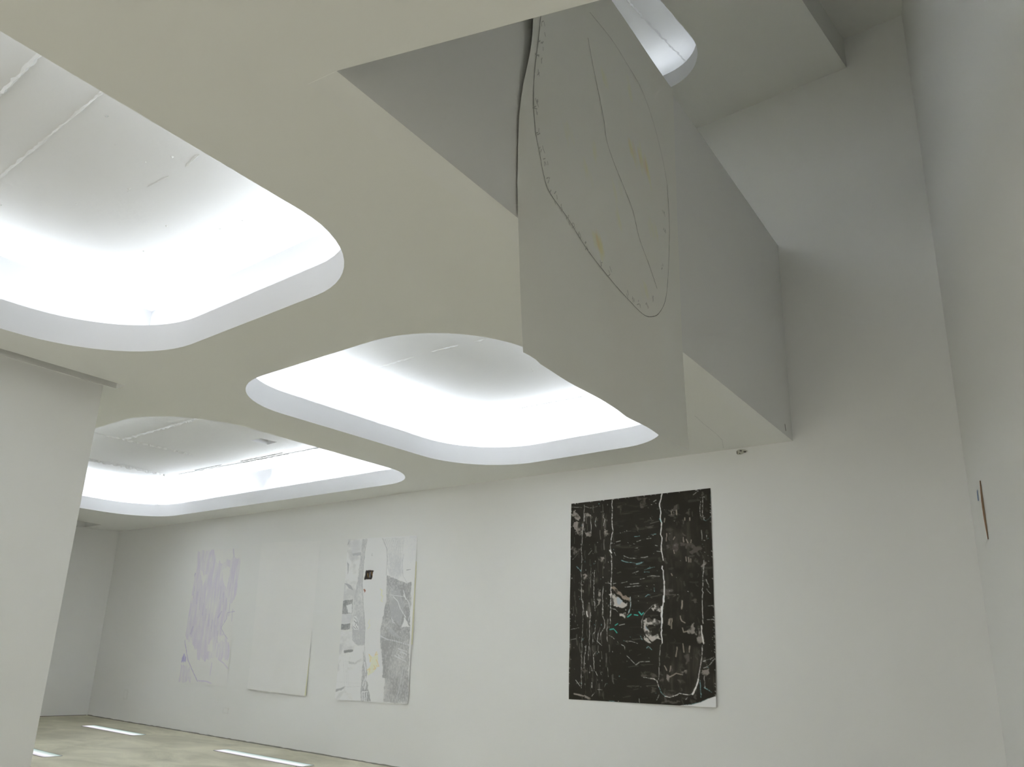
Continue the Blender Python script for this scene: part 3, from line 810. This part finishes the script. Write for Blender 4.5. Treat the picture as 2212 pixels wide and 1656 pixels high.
class Canvas:
    """a sheet of marks rastered to vertex colours; tones are given as they read in the room"""
    def __init__(s, w, h, base, px, dim=1.0):
        s.dim = dim                                    # share of that light where the sheet hangs
        s.w, s.h, s.px = w, h, px                      # px: sheet width in reference pixels, scales line widths
        s.img = np.tile(np.array(base, float), (h, w, 1))
        s.k = w/px
    def noise(s, fu, fv, octaves=4, seed=0):
        g = np.random.default_rng(seed); out = np.zeros((s.h, s.w)); amp = 1.0; tot = 0
        for o in range(octaves):
            nu, nv = max(2, int(fu*2**o)), max(2, int(fv*2**o))
            r = g.random((nv + 2, nu + 2))
            x = np.linspace(0, nu, s.w); y = np.linspace(0, nv, s.h)
            xi = np.minimum(x.astype(int), nu); yi = np.minimum(y.astype(int), nv)
            fx = x - xi; fy = y - yi; fx = fx*fx*(3 - 2*fx); fy = fy*fy*(3 - 2*fy)
            a = r[yi][:, xi]; b_ = r[yi][:, xi + 1]; c = r[yi + 1][:, xi]; d = r[yi + 1][:, xi + 1]
            out += amp*((a*(1 - fx) + b_*fx)*(1 - fy)[:, None] + (c*(1 - fx) + d*fx)*fy[:, None])
            tot += amp; amp *= 0.55
        return out/tot
    def blend(s, mask, col, y0, y1, x0, x1):
        t = s.img[y0:y1, x0:x1]
        t += (np.array(col, float) - t)*mask[..., None]
    def window(s, pts, m_):
        xs = [p[0] for p in pts]; ys = [p[1] for p in pts]
        x0 = max(0, int(min(xs) - m_)); x1 = min(s.w, int(max(xs) + m_ + 2))
        y0 = max(0, int(min(ys) - m_)); y1 = min(s.h, int(max(ys) + m_ + 2))
        return x0, x1, y0, y1
    def pix(s, pts): return [(u/1000*(s.w - 1), v/1000*(s.h - 1)) for u, v in pts]
    def line(s, pts, width, col, alpha, rough=None, wob=1.0):
        p = s.pix(pts); q = []
        for (ax, ay), (bx, by) in zip(p, p[1:]):       # wobble the hand-drawn line
            n = max(1, int(math.hypot(bx - ax, by - ay)/5))
            q += [(ax + (bx - ax)*k/n + random.gauss(0, 0.45)*wob*(k > 0), ay + (by - ay)*k/n + random.gauss(0, 0.3)*wob*(k > 0)) for k in range(n)]
        q.append(p[-1]); w = max(width*s.k, 0.7)
        x0, x1, y0, y1 = s.window(q, w + 2)
        if x1 <= x0 or y1 <= y0: return
        X, Y = np.meshgrid(np.arange(x0, x1), np.arange(y0, y1)); D = np.full(X.shape, 1e9)
        for (ax, ay), (bx, by) in zip(q, q[1:]):
            dx, dy = bx - ax, by - ay; L2 = dx*dx + dy*dy + 1e-9
            t = np.clip(((X - ax)*dx + (Y - ay)*dy)/L2, 0, 1)
            ww = 0.75 + 0.5*random.random()
            D = np.minimum(D, np.hypot(X - ax - t*dx, Y - ay - t*dy)/ww)
        mask = np.clip(w/2 + 0.5 - D, 0, 1)*alpha*min(1.0, width*s.k/0.7 + 0.25)
        if rough is not None: mask = mask*np.clip((rough[y0:y1, x0:x1] - 0.30)*5, 0.4, 1)
        s.blend(mask, col, y0, y1, x0, x1)
    def fill(s, pts, col, alpha, warp=None, tex=None, soft=1.0):
        p = s.pix(pts); x0, x1, y0, y1 = s.window(p, 6)
        if x1 <= x0 or y1 <= y0: return
        acc = 0
        for ox, oy in ((0.25, 0.25), (-0.25, -0.25), (0.25, -0.25), (-0.25, 0.25)):
            X, Y = np.meshgrid(np.arange(x0, x1) + ox*soft, np.arange(y0, y1) + oy*soft)
            X = X.astype(float); Y = Y.astype(float)
            if warp is not None:
                X = X + warp[0][y0:y1, x0:x1]; Y = Y + warp[1][y0:y1, x0:x1]
            ins = np.zeros(X.shape, bool); n = len(p)
            for i in range(n):
                (ax, ay), (bx, by) = p[i - 1], p[i]
                if ay == by: continue
                ins ^= ((ay > Y) != (by > Y)) & (X < (bx - ax)*(Y - ay)/(by - ay) + ax)
            acc = acc + ins
        mask = acc/4.0*alpha
        if tex is not None: mask = mask*tex[y0:y1, x0:x1]
        s.blend(mask, col, y0, y1, x0, x1)
    def reflectance(s): return np.clip(lin(np.clip(s.img, 0, 255))/(LIT*s.dim), 0.0, 0.93)

def printed_material(name):
    mt, nt, d = matt(name, (1, 1, 1))
    at = nt.nodes.new('ShaderNodeAttribute'); at.attribute_name = 'ink'
    nt.links.new(at.outputs['Color'], d.inputs['Color'])
    return mt
printed_material('drawn_paper')

def sheet(name, quad, cv, lift, parent=None, mat='drawn_paper', edge='plate_white'):
    """a loose sheet on the back wall: quad TL, TR, BR, BL as (x, z); lift(u, v) metres off the wall"""
    h, w = cv.shape[:2]
    u = np.linspace(0, 1, w)[None, :]; v = np.linspace(0, 1, h)[:, None]
    (ax, az), (bx, bz), (cx, cz), (dx, dz) = quad
    x = (ax*(1 - u) + bx*u)*(1 - v) + (dx*(1 - u) + cx*u)*v
    z = (az*(1 - u) + bz*u)*(1 - v) + (dz*(1 - u) + cz*u)*v
    y = YB - lift(u, v) + 0*x
    co = np.stack([x, y, z], -1).reshape(-1, 3)
    idx = np.arange(h*w).reshape(h, w)
    q = np.stack([idx[:-1, :-1], idx[1:, :-1], idx[1:, 1:], idx[:-1, 1:]], -1).reshape(-1, 4)
    me = bpy.data.meshes.new(name)
    me.vertices.add(h*w); me.vertices.foreach_set('co', co.astype(np.float32).ravel())
    n = len(q)
    me.loops.add(4*n); me.loops.foreach_set('vertex_index', q.astype(np.int32).ravel())
    me.polygons.add(n); me.polygons.foreach_set('loop_start', (np.arange(n)*4).astype(np.int32))
    me.update(calc_edges=True)
    at = me.attributes.new('ink', 'FLOAT_COLOR', 'POINT')
    at.data.foreach_set('color', np.concatenate([cv.reshape(-1, 3), np.ones((h*w, 1))], 1).astype(np.float32).ravel())
    me.polygons.foreach_set('use_smooth', np.ones(n, bool))
    me.materials.append(MATS[mat])
    o = bpy.data.objects.new(name, me); scene.collection.objects.link(o)
    if parent: o.parent = parent
    return o

# -- black ink painting
TONE = {'w': (196, 192, 186), 'g': (138, 130, 122), 'n': (88, 82, 76), 'c': (120, 158, 160), 'd': (170, 166, 158), 'p': (160, 154, 147),
        'b': (128, 114, 102), 'u': (128, 142, 152), 't': (60, 150, 135), 'k': (140, 130, 118)}
cv = Canvas(310, 474, (41, 39, 34), 308)
ns = cv.noise(7, 9, 5, 1); nv_ = cv.noise(40, 7, 3, 2); nh = cv.noise(6, 60, 3, 3); fine = cv.noise(90, 130, 2, 4)
U = np.linspace(0, 1, cv.w)[None, :]; V = np.linspace(0, 1, cv.h)[:, None]
left = np.clip((0.33 - U)*9, 0, 1); mid = np.clip((U - 0.27)*9, 0, 1)*np.clip((0.66 - U)*9, 0, 1); rgt = np.clip((U - 0.62)*9, 0, 1)
dry = left*np.clip((nv_ - 0.60)*6, 0, 1)*np.clip((ns - 0.40)*5, 0, 1) + mid*np.clip((nh - 0.60)*4, 0, 1)*np.clip((0.75 - V)*3, 0, 1)*0.5 + rgt*np.clip((ns - 0.50)*4, 0, 1)*np.clip((nv_ - 0.45)*3, 0, 1)*0.55
cv.blend(np.clip(dry, 0, 1)*0.55, (112, 104, 96), 0, cv.h, 0, cv.w)
cv.blend(np.clip((ns - 0.42)*2.2, 0, 1)*0.35*(1 - 0.5*mid), (62, 58, 52), 0, cv.h, 0, cv.w)
warp = ((cv.noise(30, 45, 3, 5) - 0.5)*16, (cv.noise(30, 45, 3, 6) - 0.5)*16)
tex = np.clip((cv.noise(26, 34, 4, 7) - 0.34)*4.0, 0.05, 1)
def smear(u0, u1, cnt, du, dv, wid, al):
    for _ in range(cnt):
        u = random.uniform(u0, u1)*1000; v = random.uniform(10, 985); t = random.randint(72, 132)
        cv.line([(u, v), (u + random.uniform(-1, 1)*du*0.5, v + dv*0.5), (u + random.uniform(-.3, 1)*du, v + dv*random.uniform(.6, 1.2))], random.uniform(*wid), (t, t - 5, t - 10), random.uniform(*al))
smear(0.02, 0.33, 90, 8, 42, (0.7, 2.6), (0.15, 0.5))
smear(0.34, 0.63, 55, 70, -8, (0.7, 2.0), (0.12, 0.4))
smear(0.65, 0.97, 70, 14, 18, (1.5, 5.0), (0.10, 0.32))
smear(0.65, 0.97, 22, 60, 3, (2.0, 6.0), (0.10, 0.28))
for kd, w, c, a, pts in BLACK_MARKS:
    if kd == 'F': cv.fill(pts, TONE[c], a, warp, np.clip(tex*1.3, 0, 1) if c in 'gn' else np.clip(tex*1.6 + 0.15, 0, 1), 2.0)
    else: cv.line(pts, w, TONE[c], a, fine if w < 1.7 else None)
for _ in range(330):                                      # flecks of bare paper
    u, v = random.random(), random.random()
    if u > 0.3 and random.random() < 0.62: continue
    dv = random.uniform(1, 7) if u < 0.33 else random.uniform(0, 2)
    cv.line([(u*1000, v*1000), (u*1000 + random.uniform(-2, 6)*(u > 0.33), v*1000 + dv)], random.uniform(0.6, 1.3), TONE['w'] if random.random() < 0.85 else TONE['c'], random.uniform(0.3, 0.8))
cv.fill(BLACK_CORNER, (192, 190, 184), 1.0)
for _ in range(70):                                       # nibbled edges
    v = random.random()*1000; side = random.random()
    p = [(995, v), (1003, v + 5)] if side < 0.5 else ([(0, v), (4, v + 3)] if side < 0.7 else [(v, 0), (v + 4, 3)])
    cv.line(p, 1.3, TONE['w'], 0.6)
def torn(v, a, s): return a*(np.sin(v*31 + s) + 0.6*np.sin(v*77 + 2*s))
blk = sheet('ink_painting', [(-6.151, 3.357), (-4.224, 3.371), (-4.254, 1.074), (-6.163, 1.042)], cv.reflectance(),
            lambda u, v: 0.006 + 0.006*np.sin(v*9 + u*3)**2 + 0.022*v**6*u**3 + 0.02*np.abs(u - 0.5)**4)
tag(blk, 'large black ink painting with white streaks and a blank lower right corner', 'painting')

# -- pencil drawing
PT = {'k': (42, 38, 36), 'o': (170, 130, 70), 'r': (110, 72, 58), 'y': (192, 178, 144), 'y2': (178, 156, 112)}
cv = Canvas(200, 436, (190, 189, 184), 160)
hat = 0.80 + 0.4*(cv.noise(90, 110, 2, 11) - 0.5)*2; big = np.clip(0.5 + (cv.noise(6, 11, 4, 12) - 0.5)*1.7, 0, 1)
warp = ((cv.noise(20, 40, 3, 13) - 0.5)*5, (cv.noise(20, 40, 3, 14) - 0.5)*5)
lf = np.clip((0.36 - np.linspace(0, 1, 200))*5, 0, 1)[None, :]*np.clip((cv.noise(8, 16, 4, 15) - 0.42)*3.2, 0, 1)
cv.blend(lf*0.55, (150, 150, 149), 0, 436, 0, 200)
for kd, w, c, a, pts in PENCIL_MARKS:
    col = PT[c] if isinstance(c, str) else (c, c, c - 1)
    if kd == 'F': cv.fill(pts, col, a, warp, np.clip(hat*(0.6 + 0.75*big), 0, 1) if w else None, 1.5)
    else: cv.line(pts, w, col, a, None, 0.6)
cv.blend(np.clip((fine[:436, :200] if fine.shape[0] >= 436 else big) - 0.55, 0, 1)*0.25, (150, 150, 148), 0, cv.h, 0, cv.w)
pen = sheet('pencil_drawing', [(-10.53, 3.158), (-8.934, 3.128), (-8.902, 0.815), (-10.49, 0.78)], cv.reflectance(),
            lambda u, v: 0.006 + 0.012*u**6*np.sin(np.pi*(0.15 + 0.8*v)) + 0.008*v**8)
tag(pen, 'tall graphite drawing with a pale vertical limb and tan marks', 'drawing')

# -- violet scribble
QT = {'v': (169, 163, 172), 'v2': (152, 145, 163), 'n': (180, 179, 173), 's': (140, 132, 165)}
cv = Canvas(150, 330, (179, 178, 173), 132)
hat = np.clip(0.15 + (0.5*cv.noise(38, 9, 3, 21) + 0.5*cv.noise(9, 7, 4, 22) - 0.33)*3.0, 0.05, 1)
warp = ((cv.noise(24, 10, 3, 23) - 0.5)*14, (cv.noise(24, 10, 3, 24) - 0.5)*22)
for kd, w, c, a, pts in PURPLE_MARKS:
    if kd == 'F': cv.fill(pts, QT[c], a, warp, hat if w else None, 1.5)
    else: cv.line(pts, w, QT[c], a, None, 0.7)
pur = sheet('crayon_drawing', [(-15.05, 3.216), (-13.54, 3.168), (-13.46, 0.812), (-15.07, 0.81)], cv.reflectance(), lambda u, v: 0.005 + 0.008*v**6 + 0*u)
tag(pur, 'pale violet crayon scribble on a tall sheet near the far left corner', 'drawing')

# -- blank sheet
cv = Canvas(40, 60, (181, 180, 175), 130)
n1 = cv.noise(4, 8, 3, 31)
cv.blend(np.clip(n1 - 0.5, 0, 1)*0.3, (172, 171, 167), 0, 60, 0, 40)
wh = sheet('paper_sheet', [(-12.93, 3.233), (-11.24, 3.175), (-11.221, 0.79), (-12.80, 0.808)], cv.reflectance(),
           lambda u, v: 0.006 + 0.020*v**6 + 0.012*v**3*np.abs(u - 0.45)**2)
tag(wh, 'almost blank white sheet between the violet and the graphite drawing', 'paper')
ye = MB()                                                 # yellowed edge of the blank sheet
ye.add([(-11.226, YB - 0.006, 1.35), (-11.218, YB - 0.004, 1.35), (-11.197, YB - 0.024, 0.80), (-11.221, YB - 0.028, 0.79)], [(0, 1, 2, 3)])
principled('yellow_edge', (0.86, 0.84, 0.62), 0.8)
ye.build('yellowed_edge', 'yellow_edge', wh)
ye = MB()
ye.add([(-8.930, YB - 0.012, 2.75), (-8.918, YB - 0.006, 2.75), (-8.893, YB - 0.006, 1.6), (-8.912, YB - 0.016, 1.6)], [(0, 1, 2, 3)])
ye.build('yellowed_edge', 'yellow_edge', pen)

# ------------------------------------------------------------------ great sheet hung over the parapet
PD = (Vector(P3) - Vector(A0)).normalized(); PN = Vector((PD.y, -PD.x))       # along the parapet, out into the void
def on_par(s, z, off): return (A0[0] + PD.x*s + PN.x*off, A0[1] + PD.y*s + PN.y*off, z)
LE = [(6.3, 1.33), (5.3, 1.345), (5.08, 1.365), (4.93, 1.385), (4.75, 1.36), (4.62, 1.34), (4.39, 1.322), (3.96, 1.33), (3.76, 1.348), (3.31, 1.381), (3.0, 1.409)]
BE = [(1.40, 3.030), (1.46, 3.027), (1.50, 3.017), (1.8, 3.012), (2.17, 3.009), (2.47, 3.007), (2.6, 2.997), (2.92, 3.002), (3.18, 2.996), (3.67, 3.005)]
def left_s(z): return float(np.interp(z, [a for a, _ in LE[::-1]], [b_ for _, b_ in LE[::-1]]))
def bottom_z(s): return float(np.interp(s, [a for a, _ in BE], [b_ for _, b_ in BE]))
RIGHT, TOPZ = 3.667, 6.105
def paper_off(s, z):
    e = max(0.0, 1 - (s - 1.33)/0.16)
    curl = 0.075*e*e*math.exp(-((z - 5.05)/0.33)**2)
    below = max(0.0, HC - z)
    return 0.012 + curl + 0.012*math.sin(s*2.3 + z*0.8)**2*0.5 + below*0.02 + 0.006*math.sin(s*9)*below
NS, NZ = 96, 150
vs, cs = [], []
cvn = Canvas(NS + 1, NZ + 1, (137, 136, 130), 340, 0.53)
mott = cvn.noise(4, 6, 4, 41)
cvn.blend(np.clip(mott - 0.45, 0, 1)*0.35, (128, 127, 120), 0, NZ + 1, 0, NS + 1)
for i, (s, z) in enumerate(STAINS):
    big_ = i < 5
    for k in range(9 if big_ else 5):
        u = (s + random.gauss(0, 0.03) - 1.33)/(RIGHT - 1.33)*1000; v = (TOPZ - z - random.gauss(0, 0.03))/(TOPZ - 3.0)*1000
        cvn.line([(u, v), (u + 14, v + 22)], 4.5, (146, 136, 98) if k % 3 or not big_ else (142, 116, 90), 0.17 if big_ else 0.08, None, 0.5)
ink = cvn.reflectance()
for j in range(NZ + 1):
    for i in range(NS + 1):
        t = i/NS; vv = j/NZ
        s_ = 1.33 + (RIGHT - 1.33)*t
        z = TOPZ + (bottom_z(s_) - TOPZ)*vv
        s0 = left_s(z); s_ = s0 + (RIGHT - s0)*t
        vs.append(on_par(s_, z, paper_off(s_, z)))
fs = [(j*(NS + 1) + i, (j + 1)*(NS + 1) + i, (j + 1)*(NS + 1) + i + 1, j*(NS + 1) + i + 1) for j in range(NZ) for i in range(NS)]
hang = mesh_obj('hanging_paper', vs, fs, 'drawn_paper', smooth=True)
at = hang.data.attributes.new('ink', 'FLOAT_COLOR', 'POINT')
at.data.foreach_set('color', np.concatenate([ink.reshape(-1, 3), np.ones(((NS + 1)*(NZ + 1), 1))], 1).astype(np.float32).ravel())
tag(hang, 'huge sheet hung over the upper parapet with a leaf outline and yellow stains', 'paper')
m_ = MB()                                                 # it folds back over the top of the parapet
for t in range(24):
    s0 = 1.34 + (RIGHT - 1.34)*t/24; s1 = 1.34 + (RIGHT - 1.34)*(t + 1)/24
    m_.add([on_par(s0, TOPZ, paper_off(s0, TOPZ)), on_par(s1, TOPZ, paper_off(s1, TOPZ)), on_par(s1, TOPZ + 0.003, -0.18), on_par(s0, TOPZ + 0.003, -0.18)], [(0, 1, 2, 3)])
    m_.add([on_par(s0, TOPZ + 0.003, -0.18), on_par(s1, TOPZ + 0.003, -0.18), on_par(s1, 5.2, -0.19), on_par(s0, 5.2, -0.19)], [(0, 1, 2, 3)])
paint('bare_paper', (0.89, 0.89, 0.87))
m_.build('folded_top', 'bare_paper', hang)
principled('graphite', (0.36, 0.355, 0.33), 0.8)
principled('graphite_faint', (0.58, 0.57, 0.54), 0.8)

def smooth_path(pts, n=8):
    out = []
    for i in range(len(pts) - 1):
        p0 = pts[max(i - 1, 0)]; p1 = pts[i]; p2 = pts[i + 1]; p3 = pts[min(i + 2, len(pts) - 1)]
        for k in range(n):
            t = k/n
            out.append(tuple(0.5*((2*b_) + (-a + c)*t + (2*a - 5*b_ + 4*c - d)*t*t + (-a + 3*b_ - 3*c + d)*t**3) for a, b_, c, d in zip(p0, p1, p2, p3)))
    out.append(pts[-1]); return out

def pencil(pts, w, mat, name='pencil_line'):
    ps = smooth_path(pts); v_, f_ = [], []
    for k, (s, z) in enumerate(ps):
        a = ps[max(k - 1, 0)]; c = ps[min(k + 1, len(ps) - 1)]
        d = Vector((c[0] - a[0], c[1] - a[1])).normalized(); ww = w*(0.7 + 0.6*random.random())/2
        for sg in (-1, 1):
            ss, zz_ = s - d.y*ww*sg, z + d.x*ww*sg
            v_.append(on_par(ss, zz_, paper_off(ss, zz_) + 0.003))
    for k in range(len(ps) - 1): f_.append((2*k, 2*k + 2, 2*k + 3, 2*k + 1))
    return mesh_obj(name, v_, f_, mat, hang)
pencil(LEAF, 0.0054, 'graphite', 'leaf_outline')
pencil(LEAF_FAINT, 0.005, 'graphite_faint', 'leaf_outline')
pencil(VEIN, 0.005, 'graphite', 'leaf_vein')
v_, f_ = [], []
for s, z in TICKS:                                        # little scribbled signs along the outline
    for _ in range(4):
        a = (s + random.gauss(0, 0.012), z + random.gauss(0, 0.018)); c = (a[0] + random.gauss(0, 0.016), a[1] - random.uniform(0.01, 0.03))
        d = Vector((c[0] - a[0], c[1] - a[1])).normalized()*0.0028; n = len(v_)
        v_ += [on_par(p[0] + sg*d.y, p[1] - sg*d.x, paper_off(*p) + 0.0035) for p in (a, c) for sg in (-1, 1)]
        f_.append((n, n + 1, n + 3, n + 2))
o = mesh_obj('scribbled_signs', v_, f_, 'graphite_faint', hang); o['kind'] = 'stuff'

# ------------------------------------------------------------------ curled sheet on the right wall
RD = Vector((-RW, 1.0)).normalized(); RN = Vector((-1.0, -RW)).normalized()   # along the right wall towards the back, and out of it
def on_rw(y, z, off):
    return (right_x(y) + RN.x*off, y + RN.y*off, z)
principled('gap_shadow_brown', (0.33, 0.24, 0.15), 0.8)
principled('red_edge', (0.50, 0.24, 0.20), 0.8)
principled('blue_crayon', (0.22, 0.32, 0.52), 0.8)
vs, fs = [], []; n1, n2 = 14, 24
def curl(y, t):                                           # bows off the wall towards its near edge
    near = max(0.0, (7.80 - y)/0.17)
    return 0.006 + 0.010*near*near*math.sin(math.pi*min(1, 0.04 + t*0.95))**0.8
for j in range(n2 + 1):
    t = j/n2
    y_near = 7.615 + 0.03*t*t
    for i in range(n1 + 1):
        y = y_near + (8.02 - y_near)*i/n1
        z = 3.03 - 0.475*t - 0.03*(t > 0.97)*(i/n1)
        vs.append(on_rw(y, z, curl(y, t)))
for j in range(n2):
    for i in range(n1):
        a = j*(n1 + 1) + i; fs.append((a, a + 1, a + n1 + 2, a + n1 + 1))
cs_ = mesh_obj('curled_sheet', vs, fs, 'bare_paper', smooth=True)
tag(cs_, 'small curled paper seen edge on, pinned to the right wall', 'paper')
m_ = MB()
for j in range(n2):
    t0, t1 = j/n2, (j + 1)/n2; ya = 7.615 + 0.03*t0*t0; yb = 7.615 + 0.03*t1*t1
    za, zb = 3.03 - 0.475*t0, 3.03 - 0.475*t1
    m_.add([on_rw(ya, za, curl(ya, t0) + 0.001), on_rw(yb, zb, curl(yb, t1) + 0.001), on_rw(yb - 0.006, zb, curl(yb, t1) - 0.003), on_rw(ya - 0.006, za, curl(ya, t0) - 0.003)], [(0, 1, 2, 3)])
m_.build('red_edge', 'red_edge', cs_)
m_ = MB()
for j in range(n2):                                       # shadow in the gap behind the edge, painted as a brown strip
    t0, t1 = j/n2, (j + 1)/n2; ya = 7.605 + 0.03*t0*t0; yb = 7.605 + 0.03*t1*t1
    za, zb = 3.03 - 0.475*t0, 3.03 - 0.475*t1
    m_.add([on_rw(ya, za, curl(ya, t0)*0.95), on_rw(yb, zb, curl(yb, t1)*0.95), on_rw(yb + 0.004, zb, 0.002), on_rw(ya + 0.004, za, 0.002)], [(0, 1, 2, 3)])
m_.build('gap_shadow', 'gap_shadow_brown', cs_)
m_ = MB()
m_.add([on_rw(7.79, 2.995, curl(7.79, .1) + 0.004), on_rw(7.83, 2.985, 0.011), on_rw(7.85, 2.905, 0.011), on_rw(7.80, 2.90, curl(7.80, .25) + 0.004)], [(0, 1, 2, 3)])
m_.build('blue_mark', 'blue_crayon', cs_)

# ------------------------------------------------------------------ small marks of wear on the building
m_ = MB(); m_.add([on_par(6.555, 3.905, 0.002), on_par(6.575, 3.90, 0.002), on_par(6.590, 3.835, 0.002), on_par(6.572, 3.83, 0.002)], [(3, 2, 1, 0)])
m_.build('anchor_hole', 'dark_gap', parapet)
ridge([(-3.626, 6.943), (-3.697, 7.266), (-3.74, 7.499), (-3.776, 7.702), (-3.845, 7.967), (-4.004, 8.321)], HC, 0.004, 0.001, 'crack', ceiling, 'hairline_crack', 0.3)
# spalled plaster where ceiling and back wall meet
principled('spalled_plaster', (0.60, 0.59, 0.52), 0.9)
vs = [(-3.885, YB - 0.004, 3.712), (-3.84, YB - 0.010, 3.708), (-3.80, YB - 0.008, 3.722), (-3.755, YB - 0.003, 3.738), (-3.79, YB - 0.004, 3.758), (-3.84, YB - 0.012, 3.768), (-3.885, YB - 0.004, 3.764), (-3.83, YB - 0.020, 3.735)]
mesh_obj('spalled_patch', vs, [(i, (i + 1) % 7, 7) for i in range(7)], 'spalled_plaster', wall_back)
m_ = MB()
for (x0, z0, x1, z1) in ((-3.882, 3.75, -3.872, 3.715), (-3.85, 3.762, -3.835, 3.758), (-3.845, 3.742, -3.82, 3.75), (-3.855, 3.716, -3.84, 3.72), (-3.80, 3.724, -3.77, 3.735)):
    m_.add([(x0, YB - 0.022, z0), (x1, YB - 0.022, z0 - 0.004), (x1, YB - 0.022, z1), (x0, YB - 0.022, z1 + 0.004)], [(0, 1, 2, 3)])
m_.build('pitting', 'dark_gap', wall_back)
# sockets low on the back wall
def wall_plate(x, z, w, h, label):
    m_ = MB(); m_.box(x - w/2, x + w/2, YB - 0.005, YB, z - h/2, z + h/2)
    r = m_.build('wall_plate', 'plate_white')
    bv = r.modifiers.new('bevel', 'BEVEL'); bv.width = 0.002; bv.segments = 2
    tag(r, label, 'socket', 'cover plates low on the back wall')
    m_ = MB(); m_.box(x - w*0.32, x + w*0.32, YB - 0.006, YB - 0.0045, z - h*0.32, z + h*0.32); m_.build('insert', 'wall_paint', r)
wall_plate(-13.40, 0.435, 0.19, 0.10, 'small wide cover plate on the wall below the violet drawing')
wall_plate(-17.02, 0.49, 0.17, 0.20, 'squarish cover plate on the wall nearest the far left corner')
# the open joint between screed and back wall, uneven; its shadow is painted as a dark strip
vs, fs = [], []; k = 0; x = XL + 0.02
while x < right_x(YB):
    w = 0.010 + 0.016*random.random() + (0.03 if random.random() < 0.04 else 0)
    vs += [(x, YB - w, 0.0015), (x, YB - 0.0005, 0.010 + 0.008*random.random())]; x += 0.09; k += 1
for i in range(k - 1): fs.append((2*i, 2*i + 2, 2*i + 3, 2*i + 1))
principled('joint_shadow', (0.26, 0.25, 0.21), 0.9)
structure(mesh_obj('trim_1', vs, fs, 'joint_shadow'))
vs, fs = [], []; k = 0; y = YB - 0.02
while y > 3:
    w = 0.012 + 0.012*random.random(); vs += [(left_x(y) + w, y, 0.0015), (left_x(y) + 0.0005, y, 0.012)]; y -= 0.12; k += 1
for i in range(k - 1): fs.append((2*i, 2*i + 2, 2*i + 3, 2*i + 1))
structure(mesh_obj('trim_2', vs, fs, 'joint_shadow'))

# ------------------------------------------------------------------ what each piece of the building is
for nm, lb, ct in (('floor', 'beige screed floor of the lower gallery', 'floor'), ('floor_upper', 'upper storey floor slab behind the parapet', 'floor'),
                   ('wall_back', 'long white back wall carrying the drawings', 'wall'), ('wall_right', 'white wall closing the picture on the right', 'wall'),
                   ('wall_left', 'white end wall at the far left', 'wall'), ('wall_rear', 'white wall behind the viewer with the added fill glazing', 'wall'),
                   ('wall_partition', 'white free-standing partition at the left edge', 'wall'), ('wall_parapet', 'white parapet of the upper storey carrying the huge sheet', 'parapet'),
                   ('wall_parapet_near', 'white parapet on the near side of the opening', 'parapet'), ('ceiling', 'dropped white ceiling with rounded light coves', 'ceiling'),
                   ('ceiling_upper', 'upper storey ceiling with one lit cove and an added unseen one', 'ceiling'), ('trim_1', 'dark open joint between the floor and the back wall', 'joint'),
                   ('trim_2', 'dark open joint between the floor and the end wall', 'joint'), ('window_1', 'wide glowing glazing added as fill light behind the viewer on the right', 'window'),
                   ('window_2', 'wide glowing glazing added as fill light behind the partition on the left', 'window'), ('window_3', 'wide glowing glazing added as fill light in the upper storey', 'window')):
    tag(bpy.data.objects[nm], lb, ct)
